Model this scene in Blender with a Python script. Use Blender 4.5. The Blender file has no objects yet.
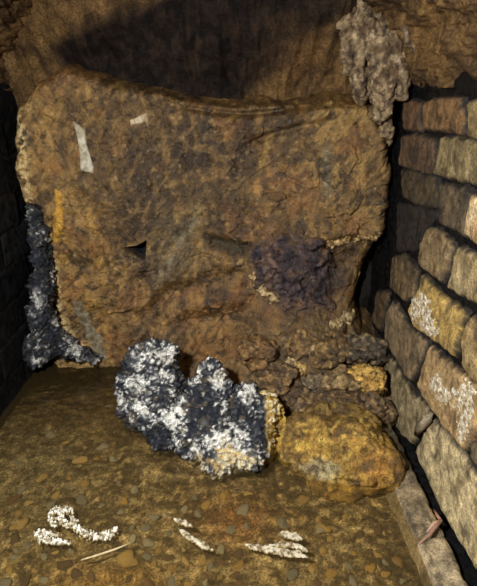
import bpy, bmesh, math, random
import numpy as np
from mathutils import Vector

# ------------------------------------------------------------------ camera, world, lights, exposure
F = 480.0                                   # focal length in pixels of a 477 x 586 frame
TH = math.radians(22.0)                     # the camera looks down by this much
CT, ST = math.cos(TH), math.sin(TH)
scene = bpy.context.scene
col = scene.collection

cam_d = bpy.data.cameras.new('camera')
cam_d.sensor_fit = 'HORIZONTAL'
cam_d.sensor_width = 36.0
cam_d.lens = 36.0 * F / 477.0
cam_d.clip_start = 0.01
cam = bpy.data.objects.new('camera', cam_d)
cam.rotation_euler = (math.pi / 2 - TH, 0, 0)
col.objects.link(cam)
scene.camera = cam

world = bpy.data.worlds.new('world')
scene.world = world
world.use_nodes = True
world.node_tree.nodes['Background'].inputs['Color'].default_value = (0.55, 0.6, 0.7, 1)
world.node_tree.nodes['Background'].inputs['Strength'].default_value = 0.012

def torch(name, loc, target, power, size, color):
    ld = bpy.data.lights.new(name, 'AREA')
    ld.shape = 'DISK'; ld.size = size; ld.energy = power; ld.color = color
    o = bpy.data.objects.new(name, ld)
    o.location = loc
    o.rotation_euler = (Vector(target) - Vector(loc)).to_track_quat('-Z', 'Y').to_euler()
    col.objects.link(o)
    return o
torch('torch_light', (-0.26, 0.16, 0.10), (0.24, 0.95, -0.48), 13.0, 0.07, (0.98, 0.99, 1.0))

scene.view_settings.view_transform = 'Standard'
scene.view_settings.look = 'None'
scene.view_settings.gamma = 1.0
scene.view_settings.use_curve_mapping = False
scene.view_settings.exposure = 0.45

# ------------------------------------------------------------------ projection helpers (photo pixel <-> place)
def ray(u, v):
    a = (np.asarray(u, float) - 238.5) / F
    b = -(np.asarray(v, float) - 293.0) / F
    return a, CT + ST * b, -ST + CT * b
def at(u, v, Y):
    x, y, z = ray(u, v)
    t = Y / y
    return np.stack([x * t, y * t, z * t], -1)
def at_x(u, v, X):
    x, y, z = ray(u, v)
    t = X / x
    return np.stack([x * t, y * t, z * t], -1)
def at_z(u, v, Z):
    x, y, z = ray(u, v)
    t = Z / z
    return np.stack([x * t, y * t, z * t], -1)
def pix(P):
    fw = P[..., 1] * CT - P[..., 2] * ST
    up = P[..., 1] * ST + P[..., 2] * CT
    fw = np.maximum(fw, 1e-3)
    return 238.5 + F * P[..., 0] / fw, 293.0 - F * up / fw

# ------------------------------------------------------------------ noise
_r = np.random.RandomState(7)
_perm = np.tile(_r.permutation(256), 3)
_g = _r.normal(size=(256, 3)); _g /= np.linalg.norm(_g, axis=1)[:, None]
def noise(P):
    P = np.asarray(P, float)
    i = np.floor(P).astype(int); f = P - i
    i &= 255
    w = f * f * f * (f * (f * 6 - 15) + 10)
    out = 0
    for dx in (0, 1):
        for dy in (0, 1):
            for dz in (0, 1):
                h = _perm[_perm[_perm[i[..., 0] + dx] + i[..., 1] + dy] + i[..., 2] + dz]
                g = _g[h]
                d = g[..., 0] * (f[..., 0] - dx) + g[..., 1] * (f[..., 1] - dy) + g[..., 2] * (f[..., 2] - dz)
                wt = (w[..., 0] if dx else 1 - w[..., 0]) * (w[..., 1] if dy else 1 - w[..., 1]) * (w[..., 2] if dz else 1 - w[..., 2])
                out = out + wt * d
    return out * 1.5
def fbm(P, o=4, gain=0.5):
    P = np.asarray(P, float); s = 0; a = 1.0; n = 0
    for k in range(o):
        s = s + a * noise(P + 17.3 * k); n += a
        P = P * 2.03; a *= gain
    return s / n * 1.4
def ridge(P, o=4):
    P = np.asarray(P, float); s = 0; a = 1.0; n = 0
    for k in range(o):
        s = s + a * (1 - np.minimum(1, 2.2 * np.abs(noise(P + 9.1 * k)))); n += a
        P = P * 2.1; a *= 0.5
    return s / n
def worley(P):
    P = np.asarray(P, float)
    i = np.floor(P).astype(int); best = np.full(P.shape[:-1], 9.0); second = best.copy()
    cid = np.zeros(P.shape[:-1])
    for dx in (-1, 0, 1):
        for dy in (-1, 0, 1):
            for dz in (-1, 0, 1):
                j = (i + np.array([dx, dy, dz]))
                h = _perm[_perm[_perm[j[..., 0] & 255] + (j[..., 1] & 255)] + (j[..., 2] & 255)]
                c = j + 0.5 + 0.42 * _g[h]
                d = np.linalg.norm(c - P, axis=-1)
                n1 = d < best
                second = np.where(n1, best, np.minimum(second, d))
                cid = np.where(n1, h, cid)
                best = np.where(n1, d, best)
    return best, second - best, cid / 255.0
def facet(P, k=0):
    """broken faces: every cell is a tilted plane"""
    P = np.asarray(P, float)
    i = np.floor(P).astype(int); best = np.full(P.shape[:-1], 9.0); out = np.zeros(P.shape[:-1])
    for dx in (-1, 0, 1):
        for dy in (-1, 0, 1):
            for dz in (-1, 0, 1):
                j = (i + np.array([dx, dy, dz]))
                h = _perm[_perm[_perm[(j[..., 0] + k) & 255] + (j[..., 1] & 255)] + (j[..., 2] & 255)]
                q = P - (j + 0.5 + 0.45 * _g[h])
                d = np.linalg.norm(q, axis=-1)
                g = _g[(h * 7 + 31) & 255]
                val = (g * q).sum(-1) + 0.5 * g[..., 0]
                n1 = d < best
                out = np.where(n1, val, out); best = np.where(n1, d, best)
    return out
def sstep(a, b, x):
    t = np.clip((np.asarray(x, float) - a) / (b - a), 0, 1)
    return t * t * (3 - 2 * t)
def lin(c):
    c = np.clip(np.asarray(c, float) / 255.0, 0, 1)
    return np.where(c <= 0.04045, c / 12.92, ((c + 0.055) / 1.055) ** 2.4)
def mixc(a, b, t):
    t = np.asarray(t)[..., None]
    return np.asarray(a, float) * (1 - t) + np.asarray(b, float) * t
def blob(u, v, cu, cv, ru, rv):
    return np.exp(-(((u - cu) / ru) ** 2 + ((v - cv) / rv) ** 2))
def sdpoly(px, py, poly):
    """signed distance, positive inside"""
    poly = np.asarray(poly, float)
    d = np.full(px.shape, 1e9); ins = np.zeros(px.shape, bool)
    n = len(poly)
    for k in range(n):
        ax, ay = poly[k]; bx, by = poly[(k + 1) % n]
        ex, ey = bx - ax, by - ay
        t = np.clip(((px - ax) * ex + (py - ay) * ey) / (ex * ex + ey * ey + 1e-12), 0, 1)
        d = np.minimum(d, np.hypot(px - ax - t * ex, py - ay - t * ey))
        c = ((ay > py) != (by > py)) & (px < ex * (py - ay) / (ey if abs(ey) > 1e-12 else 1e-12) + ax)
        ins ^= c
    return np.where(ins, d, -d)

# ------------------------------------------------------------------ materials (procedural, the pigment, and some painted shade, of each surface in the attribute Col)
def nd(nt, t, **kw):
    n = nt.nodes.new(t)
    for k, v in kw.items(): n.inputs[k].default_value = v
    return n
def rock_mat(name, rough=0.5, scale=60.0, bump=0.35, var=0.35, spec=0.5, palette=None, rvar=0.25, dist=0.004):
    m = bpy.data.materials.new(name); m.use_nodes = True
    nt = m.node_tree; b = nt.nodes['Principled BSDF']
    tc = nt.nodes.new('ShaderNodeTexCoord')
    n1 = nd(nt, 'ShaderNodeTexNoise', Scale=scale, Detail=6.0, Roughness=0.65)
    n2 = nd(nt, 'ShaderNodeTexNoise', Scale=scale * 4, Detail=5.0, Roughness=0.75)
    nt.links.new(tc.outputs['Object'], n1.inputs['Vector'])
    nt.links.new(tc.outputs['Object'], n2.inputs['Vector'])
    if palette is None:
        a = nt.nodes.new('ShaderNodeAttribute'); a.attribute_name = 'Col'
        csrc = a.outputs['Color']
    else:
        oi = nt.nodes.new('ShaderNodeObjectInfo')
        cr = nt.nodes.new('ShaderNodeValToRGB')
        while len(cr.color_ramp.elements) < len(palette): cr.color_ramp.elements.new(0.5)
        for k, c in enumerate(palette):
            cr.color_ramp.elements[k].position = k / max(1, len(palette) - 1)
            cr.color_ramp.elements[k].color = (*lin(c), 1)
        nt.links.new(oi.outputs['Random'], cr.inputs['Fac'])
        csrc = cr.outputs['Color']
    mr = nt.nodes.new('ShaderNodeMapRange')
    mr.inputs['From Min'].default_value = 0.36; mr.inputs['From Max'].default_value = 0.64; mr.clamp = False
    mr.inputs['To Min'].default_value = 1 - var; mr.inputs['To Max'].default_value = 1 + var
    nt.links.new(n1.outputs['Fac'], mr.inputs['Value'])
    mr2 = nt.nodes.new('ShaderNodeMapRange')
    mr2.inputs['From Min'].default_value = 0.38; mr2.inputs['From Max'].default_value = 0.62
    mr2.inputs['To Min'].default_value = 1 - var * 1.1; mr2.inputs['To Max'].default_value = 1 + var * 1.1
    nt.links.new(n2.outputs['Fac'], mr2.inputs['Value'])
    mu = nt.nodes.new('ShaderNodeMath'); mu.operation = 'MULTIPLY'
    nt.links.new(mr.outputs[0], mu.inputs[0]); nt.links.new(mr2.outputs[0], mu.inputs[1])
    vm = nt.nodes.new('ShaderNodeVectorMath'); vm.operation = 'SCALE'
    nt.links.new(csrc, vm.inputs[0]); nt.links.new(mu.outputs[0], vm.inputs['Scale'])
    nt.links.new(vm.outputs[0], b.inputs['Base Color'])
    rr = nt.nodes.new('ShaderNodeMapRange')
    rr.inputs['From Min'].default_value = 0.35; rr.inputs['From Max'].default_value = 0.65
    rr.inputs['To Min'].default_value = max(0.05, rough - rvar); rr.inputs['To Max'].default_value = min(1, rough + rvar)
    nt.links.new(n1.outputs['Fac'], rr.inputs['Value'])
    nt.links.new(rr.outputs[0], b.inputs['Roughness'])
    b.inputs['Specular IOR Level'].default_value = spec
    ad = nt.nodes.new('ShaderNodeMath'); ad.operation = 'MULTIPLY_ADD'
    ad.inputs[1].default_value = 0.8
    nt.links.new(n2.outputs['Fac'], ad.inputs[0]); nt.links.new(n1.outputs['Fac'], ad.inputs[2])
    bp = nt.nodes.new('ShaderNodeBump')
    bp.inputs['Strength'].default_value = bump; bp.inputs['Distance'].default_value = dist
    nt.links.new(ad.outputs[0], bp.inputs['Height'])
    nt.links.new(bp.outputs[0], b.inputs['Normal'])
    return m

M = {
    'clay': rock_mat('wet_clay', 0.36, 65, 0.9, 0.20, 0.5),
    'brick': rock_mat('old_brick', 0.6, 70, 0.9, 0.32, 0.35),
    'mortar': rock_mat('shade_black_mortar', 0.5, 90, 0.9, 0.5, 0.18),  # joint backing, the shade of deep gaps put into its colour
    'roof': rock_mat('roof_flowstone', 0.7, 50, 0.9, 0.30, 0.12),
    'crust': rock_mat('white_crust_rock', 0.5, 120, 0.9, 0.4, 0.4),
    'stone': rock_mat('wet_stone', 0.4, 75, 1.0, 0.4, 0.5),
    'bed': rock_mat('stream_silt', 0.7, 60, 0.8, 0.5, 0.2),
    'pale': rock_mat('pale_film', 0.55, 80, 0.4, 0.15, 0.4),
    'soot_shade': rock_mat('shade_toned_brick', 0.65, 70, 0.8, 0.5, 0.15),  # left wall bricks, their shade painted into the colour
    'peb_ochre': rock_mat('ochre_pebble', 0.6, 60, 0.5, 0.3, 0.3, [(146, 118, 66), (168, 140, 86), (132, 104, 60), (160, 126, 62)]),
    'peb_grey': rock_mat('grey_pebble', 0.6, 60, 0.5, 0.3, 0.3, [(118, 112, 94), (140, 132, 108), (104, 100, 86), (156, 148, 122)]),
    'peb_brown': rock_mat('brown_pebble', 0.6, 60, 0.5, 0.3, 0.3, [(84, 64, 42), (70, 56, 40), (98, 72, 48), (78, 66, 46)]),
}
def water_mat():
    m = bpy.data.materials.new('shallow_water'); m.use_nodes = True
    nt = m.node_tree; nt.nodes.clear()
    out = nt.nodes.new('ShaderNodeOutputMaterial')
    tr = nt.nodes.new('ShaderNodeBsdfTransparent'); tr.inputs['Color'].default_value = (0.93, 0.87, 0.72, 1)
    gl = nt.nodes.new('ShaderNodeBsdfGlossy'); gl.inputs['Roughness'].default_value = 0.06
    fr = nt.nodes.new('ShaderNodeFresnel'); fr.inputs['IOR'].default_value = 1.33
    mx = nt.nodes.new('ShaderNodeMixShader')
    tc = nt.nodes.new('ShaderNodeTexCoord')
    n1 = nd(nt, 'ShaderNodeTexNoise', Scale=28.0, Detail=3.0, Roughness=0.5)
    bp = nt.nodes.new('ShaderNodeBump'); bp.inputs['Strength'].default_value = 0.25; bp.inputs['Distance'].default_value = 0.01
    nt.links.new(tc.outputs['Object'], n1.inputs['Vector'])
    nt.links.new(n1.outputs['Fac'], bp.inputs['Height'])
    nt.links.new(bp.outputs[0], gl.inputs['Normal']); nt.links.new(bp.outputs[0], fr.inputs['Normal'])
    df = nt.nodes.new('ShaderNodeBsdfDiffuse'); df.inputs['Color'].default_value = (*lin((120, 100, 62)), 1)
    mk = nt.nodes.new('ShaderNodeMixShader'); mk.inputs[0].default_value = 0.14
    nt.links.new(tr.outputs[0], mk.inputs[1]); nt.links.new(df.outputs[0], mk.inputs[2])
    nt.links.new(fr.outputs[0], mx.inputs[0]); nt.links.new(mk.outputs[0], mx.inputs[1]); nt.links.new(gl.outputs[0], mx.inputs[2])
    nt.links.new(mx.outputs[0], out.inputs['Surface'])
    return m
M['water'] = water_mat()

# ------------------------------------------------------------------ mesh helpers
def mesh_obj(name, V, Fc, mat, colors=None, parent=None, smooth=True):
    me = bpy.data.meshes.new(name)
    V = np.asarray(V, np.float32); Fc = np.asarray(Fc, np.int32)
    me.vertices.add(len(V)); me.vertices.foreach_set('co', V.ravel())
    k = Fc.shape[1]
    me.loops.add(Fc.size); me.loops.foreach_set('vertex_index', Fc.ravel())
    me.polygons.add(len(Fc)); me.polygons.foreach_set('loop_start', np.arange(0, Fc.size, k, dtype=np.int32))
    me.update(calc_edges=True); me.validate()
    set_col(me, colors)
    me.polygons.foreach_set('use_smooth', np.full(len(me.polygons), smooth))
    me.materials.append(M[mat])
    o = bpy.data.objects.new(name, me); col.objects.link(o)
    if parent is not None: o.parent = parent
    return o
def set_col(me, colors):
    if colors is None: return
    a = me.attributes.get('Col') or me.attributes.new('Col', 'FLOAT_COLOR', 'POINT')
    c = np.ones((len(me.vertices), 4), np.float32); c[:, :3] = lin(colors)
    a.data.foreach_set('color', c.ravel())
def tag(o, label=None, cat=None, group=None, kind=None):
    if label: o['label'] = label
    if cat: o['category'] = cat
    if group: o['group'] = group
    if kind: o['kind'] = kind
    return o
def empty(name, loc, label, cat, group=None):
    o = bpy.data.objects.new(name, None); o.location = loc; o.empty_display_size = 0.03
    col.objects.link(o)
    return tag(o, label, cat, group)
def adopt(child, parent):
    """parent without moving: the parts are modelled in world coordinates"""
    child.parent = parent
    child.matrix_parent_inverse = parent_matrix(parent).inverted()
    return child
def parent_matrix(p):
    from mathutils import Matrix
    return Matrix.Translation(p.location)
def grid_faces(nu, nv, keep=None, flip=False):
    idx = np.arange(nu * nv).reshape(nv, nu)
    q = np.stack([idx[:-1, :-1], idx[:-1, 1:], idx[1:, 1:], idx[1:, :-1]], -1).reshape(-1, 4)
    if flip: q = q[:, ::-1]
    if keep is not None:
        q = q[keep.ravel()[q].any(axis=1)]
    return q
def compact(V, q, C=None):
    used = np.unique(q)
    rm = np.full(len(V), -1); rm[used] = np.arange(len(used))
    return V[used], rm[q], (C[used] if C is not None else None)
def patch(name, poly, mapper, step, height, mat, colfun, parent=None, rim=1.0, edge=None, wob=0.0, wobf=1.0, relief=0.0, relf=1.0, seed=0.0, flip=False, margin=2.0, grow=0.0):
    """a raised lump with the outline poly (2-D), mapped to 3-D by mapper(a, b, h)"""
    poly = np.asarray(poly, float)
    lo = poly.min(0) - margin * step; hi = poly.max(0) + margin * step
    nu = max(4, int((hi[0] - lo[0]) / step)); nv = max(4, int((hi[1] - lo[1]) / step))
    a, b = np.meshgrid(np.linspace(lo[0], hi[0], nu), np.linspace(lo[1], hi[1], nv))
    sd = sdpoly(a, b, poly) + grow
    Pn = np.stack([a * wobf, b * wobf, np.full_like(a, seed)], -1)
    if wob: sd = sd + wob * fbm(Pn, 3)
    e = edge if edge else step * 3
    prof = np.sqrt(np.clip(1 - (1 - np.clip(sd / e, 0, 1)) ** 2, 0, 1))
    h = height * prof - rim * np.clip(-sd / step, 0, 2.0)
    if relief: h = h + relief * prof * fbm(np.stack([a * relf, b * relf, np.full_like(a, seed + 5)], -1), 4)
    V = mapper(a, b, h).reshape(-1, 3)
    keep = (sd > -0.6 * step)
    q = grid_faces(nu, nv, keep, flip)
    if len(q) == 0: return None
    C = colfun(a.ravel(), b.ravel(), V, sd.ravel())
    V, q, C = compact(V, q, C)
    return mesh_obj(name, V, q, mat, C, parent)
_ico = {}
def ico(sub):
    if sub not in _ico:
        bm = bmesh.new(); bmesh.ops.create_icosphere(bm, subdivisions=sub, radius=1.0)
        bm.verts.ensure_lookup_table()
        V = np.array([v.co[:] for v in bm.verts]); T = np.array([[v.index for v in f.verts] for f in bm.faces]); bm.free()
        _ico[sub] = (V, T)
    return _ico[sub]
def angular(D, seed, n=13):
    r = np.random.RandomState(seed)
    nn = r.normal(size=(n, 3)); nn /= np.linalg.norm(nn, axis=1)[:, None]
    off = r.uniform(0.62, 1.0, n)
    t = (D @ nn.T); t = np.where(t > 0.05, off / np.maximum(t, 0.05), 9.0)
    return np.minimum(t.min(1), 1.25)
def lobes(name, balls, voxel, mat, disp, colfun, parent=None, smooth_it=4):
    """one closed lump grown from overlapping ellipsoids: joined, remeshed, then worn by disp"""
    V0, T0 = ico(3)
    Vs, Ts, n = [], [], 0
    for bl in balls:
        c, r = bl[0], bl[1]
        D = V0
        if len(bl) > 2: D = V0 * angular(V0, bl[2])[:, None]
        Vs.append(D * np.asarray(r) + np.asarray(c)); Ts.append(T0 + n); n += len(V0)
    tmp = mesh_obj('tmp', np.concatenate(Vs), np.concatenate(Ts), mat)
    md = tmp.modifiers.new('r', 'REMESH'); md.mode = 'VOXEL'; md.voxel_size = voxel
    if smooth_it:
        ms = tmp.modifiers.new('s', 'SMOOTH'); ms.iterations = smooth_it; ms.factor = 0.5
    dg = bpy.context.evaluated_depsgraph_get()
    me = bpy.data.meshes.new_from_object(tmp.evaluated_get(dg)); me.name = name
    bpy.data.objects.remove(tmp)
    N = len(me.vertices)
    P = np.empty(N * 3, np.float32); me.vertices.foreach_get('co', P); P = P.reshape(-1, 3).astype(float)
    Nn = np.empty(N * 3, np.float32); me.vertex_normals.foreach_get('vector', Nn); Nn = Nn.reshape(-1, 3).astype(float)
    d = disp(P, Nn)
    if d is not None: P = P + (Nn * d[:, None] if d.ndim == 1 else d)
    me.vertices.foreach_set('co', P.astype(np.float32).ravel())
    me.update()
    set_col(me, colfun(P, Nn))
    me.polygons.foreach_set('use_smooth', np.ones(len(me.polygons), bool))
    me.materials.clear(); me.materials.append(M[mat])
    o = bpy.data.objects.new(name, me); col.objects.link(o)
    if parent is not None: o.parent = parent
    return o
def tube(name, pts, rads, mat, color, parent=None, n=8):
    pts = [Vector(p) for p in pts]; V = []; 
    for k, p in enumerate(pts):
        t = (pts[min(k + 1, len(pts) - 1)] - pts[max(k - 1, 0)]).normalized()
        a = t.cross(Vector((0, 0, 1))).normalized(); b = t.cross(a).normalized()
        for j in range(n):
            w = 2 * math.pi * j / n
            V.append(p + (a * math.cos(w) + b * math.sin(w)) * rads[k])
    q = [[k * n + j, k * n + (j + 1) % n, (k + 1) * n + (j + 1) % n, (k + 1) * n + j] for k in range(len(pts) - 1) for j in range(n)]
    V = np.array([v[:] for v in V]); n0 = len(V)
    V = np.vstack([V, [pts[0][:], pts[-1][:]]])
    q += [[n0, (j + 1) % n, j, j] for j in range(0)]
    C = np.tile(np.asarray(color, float), (len(V), 1)) * (1 + 0.25 * fbm(V * 90, 2))[:, None]
    me_f = [tuple(f) for f in q] + [(n0, (j + 1) % n, j) for j in range(n)] + [(n0 + 1, (len(pts) - 1) * n + j, (len(pts) - 1) * n + (j + 1) % n) for j in range(n)]
    me = bpy.data.meshes.new(name); me.from_pydata([tuple(v) for v in V], [], me_f); me.update()
    set_col(me, C); me.materials.append(M[mat])
    me.polygons.foreach_set('use_smooth', np.ones(len(me.polygons), bool))
    o = bpy.data.objects.new(name, me); col.objects.link(o)
    if parent is not None: o.parent = parent
    return o

def flat_col(c1, c2, f=60):
    def cf(a, b, V, sd):
        return mixc(c1, c2, sstep(-0.2, 0.35, fbm(V * f, 3)))
    return cf
# ------------------------------------------------------------------ sizes of the place
XR, XL = 0.374, -0.565          # faces of the two side walls
YB = 1.20                      # face of the clay blockage
ZW = -0.70                     # water level
XC, AX, BZ = -0.095, 0.470, 0.30   # roof arch

# ------------------------------------------------------------------ stream bed and water
def bed_z(x, y):
    P = np.stack([x * 6, y * 6, np.zeros_like(x)], -1)
    return -0.738 + 0.014 * fbm(P, 4) + 0.008 * fbm(P * 5, 3) + 0.012 * sstep(0.8, 0.45, y)
def build_bed():
    nu, nv = 420, 460
    x, y = np.meshgrid(np.linspace(XL - 0.06, XR + 0.05, nu), np.linspace(-0.4, 1.5, nv) ** 1.0)
    z = bed_z(x, y)
    V = np.stack([x, y, z], -1).reshape(-1, 3)
    u, v = pix(V)
    P = V * np.array([9, 9, 9])
    n = fbm(P, 5); s = fbm(V * np.array([14, 45, 30]), 4); w = fbm(V * 55, 3)
    cid = worley(V * np.array([38, 60, 10]) + 0.8 * n[:, None])[2]; cid2 = worley(V * np.array([85, 130, 10]) + 0.8 * n[:, None])[2]
    C = mixc((116, 98, 66), (84, 70, 46), sstep(-0.3, 0.35, n))
    C = C * (0.66 + 0.40 * cid + 0.34 * cid2)[:, None]
    C = mixc(C, (164, 146, 106), 0.65 * sstep(0.05, 0.45, s))
    C = mixc(C, (52, 42, 28), 0.65 * sstep(0.08, 0.45, -s))
    C = mixc(C, (196, 170, 114), 0.6 * sstep(0.22, 0.45, w))
    C = mixc(C, (44, 35, 24), 0.5 * sstep(0.22, 0.45, -w))
    C = mixc(C, (132, 78, 38), 0.5 * blob(u, v, 235, 520, 40, 26))
    C = mixc(C, (150, 110, 50), 0.55 * blob(u, v, 110, 580, 60, 18))
    C = mixc(C, (110, 104, 82), 0.5 * blob(u, v, 30, 460, 60, 60))
    C = mixc(C, (84, 66, 40), 0.7 * blob(u, v, 90, 400, 90, 40))
    return tag(mesh_obj('floor', V, grid_faces(nu, nv), 'bed', C), 'brown silty gravel bed of the shallow stream', None, None, 'structure')
floor = build_bed()
def build_water():
    nu, nv = 90, 120
    x, y = np.meshgrid(np.linspace(XL - 0.02, 0.318, nu), np.linspace(-0.4, 1.45, nv))
    z = ZW + 0.0012 * fbm(np.stack([x * 14, y * 14, 0 * x], -1), 3)
    return mesh_obj('stream_water', np.stack([x, y, z], -1).reshape(-1, 3), grid_faces(nu, nv), 'water')
tag(build_water(), 'clear shallow brown water lying over the gravel bed', 'water', None, 'stuff')

# ------------------------------------------------------------------ roof arch, back wall, side walls
def roof_color(P):
    u, v = pix(P)
    n = fbm(P * 7, 5); s = fbm(P * np.array([26, 26, 7]), 4); w = fbm(P * 40, 3)
    C = mixc((98, 74, 44), (66, 50, 34), sstep(-0.25, 0.35, n))
    C = mixc(C, (136, 104, 62), 0.6 * sstep(0.02, 0.5, s))
    C = mixc(C, (48, 36, 28), 0.6 * sstep(0.08, 0.5, -s))
    soot_shade = np.clip(blob(u, v, 182, 52, 100, 60) * 1.35 + 1.0 * blob(u, v, 290, 2, 70, 30) + 0.55 * blob(u, v, 90, 52, 40, 20), 0, 1)
    soot_shade = sstep(0.25, 0.75, soot_shade + 0.22 * n)
    C = mixc(C, mixc(mixc((16, 12, 11), (31, 23, 19), sstep(-.25, .3, w)), (50, 37, 28), 0.5 * sstep(.1, .45, s)), 0.92 * soot_shade)
    C = mixc(C, (110, 78, 44), 0.4 * blob(u, v, 300, 55, 45, 45))
    C = mixc(C, (140, 106, 60), 0.35 * blob(u, v, 440, 45, 50, 40))
    return C
def build_roof():
    nu, nv = 420, 260
    ys = np.concatenate([np.linspace(-0.5, 0.6, 40), np.linspace(0.61, 1.5, nv - 40)])
    ph, y = np.meshgrid(np.linspace(0.065, math.pi - 0.065, nu), ys)
    c, s = np.cos(ph), np.sin(ph)
    Pn = np.stack([c * 3, y * 5, s * 3], -1)
    d = 0.030 * fbm(Pn, 4) + 0.018 * ridge(Pn * np.array([3, 1, 3]), 4) + 0.006 * fbm(Pn * 7, 3)
    d = d * sstep(-0.12, 0.25, s + 0.1)
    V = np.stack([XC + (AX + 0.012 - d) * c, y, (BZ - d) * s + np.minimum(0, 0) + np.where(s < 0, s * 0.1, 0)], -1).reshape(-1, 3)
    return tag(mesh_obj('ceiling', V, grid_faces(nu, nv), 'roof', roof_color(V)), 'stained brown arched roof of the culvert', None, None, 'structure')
ceiling = build_roof()
def build_back():
    nu, nv = 400, 300
    x, z = np.meshgrid(np.linspace(XL - 0.1, XR + 0.12, nu), np.linspace(-0.82, 0.36, nv))
    P = np.stack([x * 7, 0 * x, z * 5], -1)
    y = 1.33 - 0.16 * sstep(-0.05, 0.28, z) + 0.035 * fbm(P, 4) - 0.03 * ridge(P * np.array([1.6, 1, 0.7]), 4)
    V = np.stack([x, y, z], -1).reshape(-1, 3)
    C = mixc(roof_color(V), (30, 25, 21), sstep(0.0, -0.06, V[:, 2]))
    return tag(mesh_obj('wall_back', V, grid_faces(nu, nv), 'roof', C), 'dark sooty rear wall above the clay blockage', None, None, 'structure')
build_back()

def build_side(name, x0, sgn, label):
    nu, nv = 300, 150
    y, z = np.meshgrid(np.linspace(-0.4, 1.5, nu), np.linspace(-0.82, 0.06, nv))
    P = np.stack([0 * y, y * 20, z * 20], -1)
    x = x0 + sgn * (0.0075 + 0.004 * fbm(P, 4))
    V = np.stack([x, y, z], -1).reshape(-1, 3)
    w = fbm(V * 60, 3)
    C = mixc((17, 15, 14), (9, 9, 10), sstep(-0.2, 0.3, fbm(V * 12, 3)))  # near-black stands for shade in deep joints, the relief is shallow
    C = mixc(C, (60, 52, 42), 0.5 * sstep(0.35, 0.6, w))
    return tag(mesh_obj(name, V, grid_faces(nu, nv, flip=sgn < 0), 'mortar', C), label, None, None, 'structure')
wall_right = build_side('wall_right', XR, 1, 'weathered brick side wall with joints coloured black for gap shade')
wall_left = build_side('wall_left', XL, -1, 'brick side wall in shadow, its shade put into a near-black colour')

# bricks of the right wall: outlines as they stand in the wall face (coordinates along and up the wall)
def wall_poly(px):
    p = at_x([q[0] for q in px], [q[1] for q in px], XR)
    return p[:, 1:3]
bricks = [
    # outline seen from the stream, base colour, second colour, proud
    ([(404, 103), (413, 102), (421, 104), (420, 130), (404, 128)], (92, 68, 46), (66, 50, 36), 0.000),
    ([(425, 104), (436, 101), (446, 99), (462, 100), (465, 118), (465, 133), (446, 129), (425, 128)], (112, 84, 52), (76, 58, 38), 0.004),
    ([(470, 104), (482, 101), (520, 101), (520, 144), (478, 138), (470, 136)], (122, 104, 68), (88, 70, 46), 0.003),
    ([(402, 138), (414, 136), (434, 141), (434, 168), (428, 173), (400, 164)], (88, 68, 48), (58, 46, 34), 0.000),
    ([(442, 140), (452, 139), (478, 143), (497, 145), (497, 190), (470, 181), (456, 178), (436, 173)], (120, 104, 70), (84, 72, 48), 0.004),
    ([(401, 171), (416, 174), (436, 179), (436, 205), (420, 204), (403, 196)], (70, 58, 40), (46, 40, 30), -0.004),
    ([(441, 186), (464, 189), (472, 196), (468, 212), (465, 234), (455, 228), (440, 222)], (84, 70, 50), (54, 46, 36), 0.002),
    ([(473, 196), (500, 212), (505, 258), (480, 245), (467, 233), (468, 220)], (182, 158, 118), (120, 92, 58), 0.004),
    ([(397, 206), (418, 208), (434, 214), (424, 227), (417, 246), (396, 250)], (40, 34, 28), (28, 25, 22), -0.010),
    ([(428, 230), (438, 231), (453, 246), (449, 268), (443, 281), (432, 274), (420, 263), (421, 246)], (124, 104, 72), (92, 72, 48), 0.003),
    ([(459, 248), (478, 258), (505, 280), (510, 318), (478, 302), (450, 287)], (142, 124, 88), (112, 94, 62), 0.004),
    ([(393, 258), (405, 256), (417, 272), (413, 296), (403, 299), (390, 286)], (100, 82, 56), (74, 60, 42), -0.002),
    ([(424, 276), (435, 289), (445, 300), (466, 315), (459, 333), (454, 354), (440, 342), (415, 326), (411, 310), (419, 293)], (158, 130, 72), (124, 102, 62), 0.006),
    ([(473, 318), (510, 346), (520, 412), (477, 383), (463, 363), (464, 335)], (146, 124, 82), (116, 94, 60), 0.003),
    ([(377, 292), (388, 293), (384, 312), (379, 330), (372, 320)], (84, 66, 44), (60, 48, 36), -0.004),
    ([(394, 301), (400, 311), (406, 324), (427, 343), (421, 361), (411, 379), (400, 365), (385, 339), (387, 314)], (124, 104, 76), (92, 78, 58), 0.002),
    ([(432, 348), (441, 357), (454, 368), (470, 380), (486, 396), (483, 425), (473, 440), (465, 448), (450, 432), (437, 415), (420, 388), (423, 370)], (158, 130, 88), (124, 100, 68), 0.005),
    ([(474, 446), (490, 438), (520, 470), (530, 520), (490, 480), (472, 456)], (112, 100, 74), (88, 76, 54), 0.000),
    ([(384, 352), (393, 362), (410, 389), (421, 402), (431, 414), (423, 428), (412, 441), (401, 434), (391, 422), (378, 401), (372, 388), (375, 369)], (136, 120, 88), (100, 88, 62), 0.002),
    ([(366, 336), (374, 334), (384, 350), (374, 366), (364, 352)], (70, 60, 44), (50, 44, 34), -0.006),
    ([(434, 421), (445, 432), (460, 450), (478, 478), (505, 520), (495, 580), (476, 566), (456, 530), (441, 505), (426, 470), (417, 452), (424, 438)], (184, 164, 122), (134, 118, 84), 0.004),
]
def wall_map(a, b, h):
    return np.stack([XR - h, a, b], -1)
crusts = {12: [(416, 298), (425, 292), (432, 300), (435, 318), (442, 328), (443, 338), (432, 334), (424, 328), (416, 322), (412, 310)],
          16: [(431, 378), (440, 374), (446, 385), (455, 393), (462, 389), (468, 381), (480, 393), (478, 415), (471, 436), (464, 441), (460, 427), (462, 411), (452, 405), (440, 399), (433, 388)]}
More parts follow.
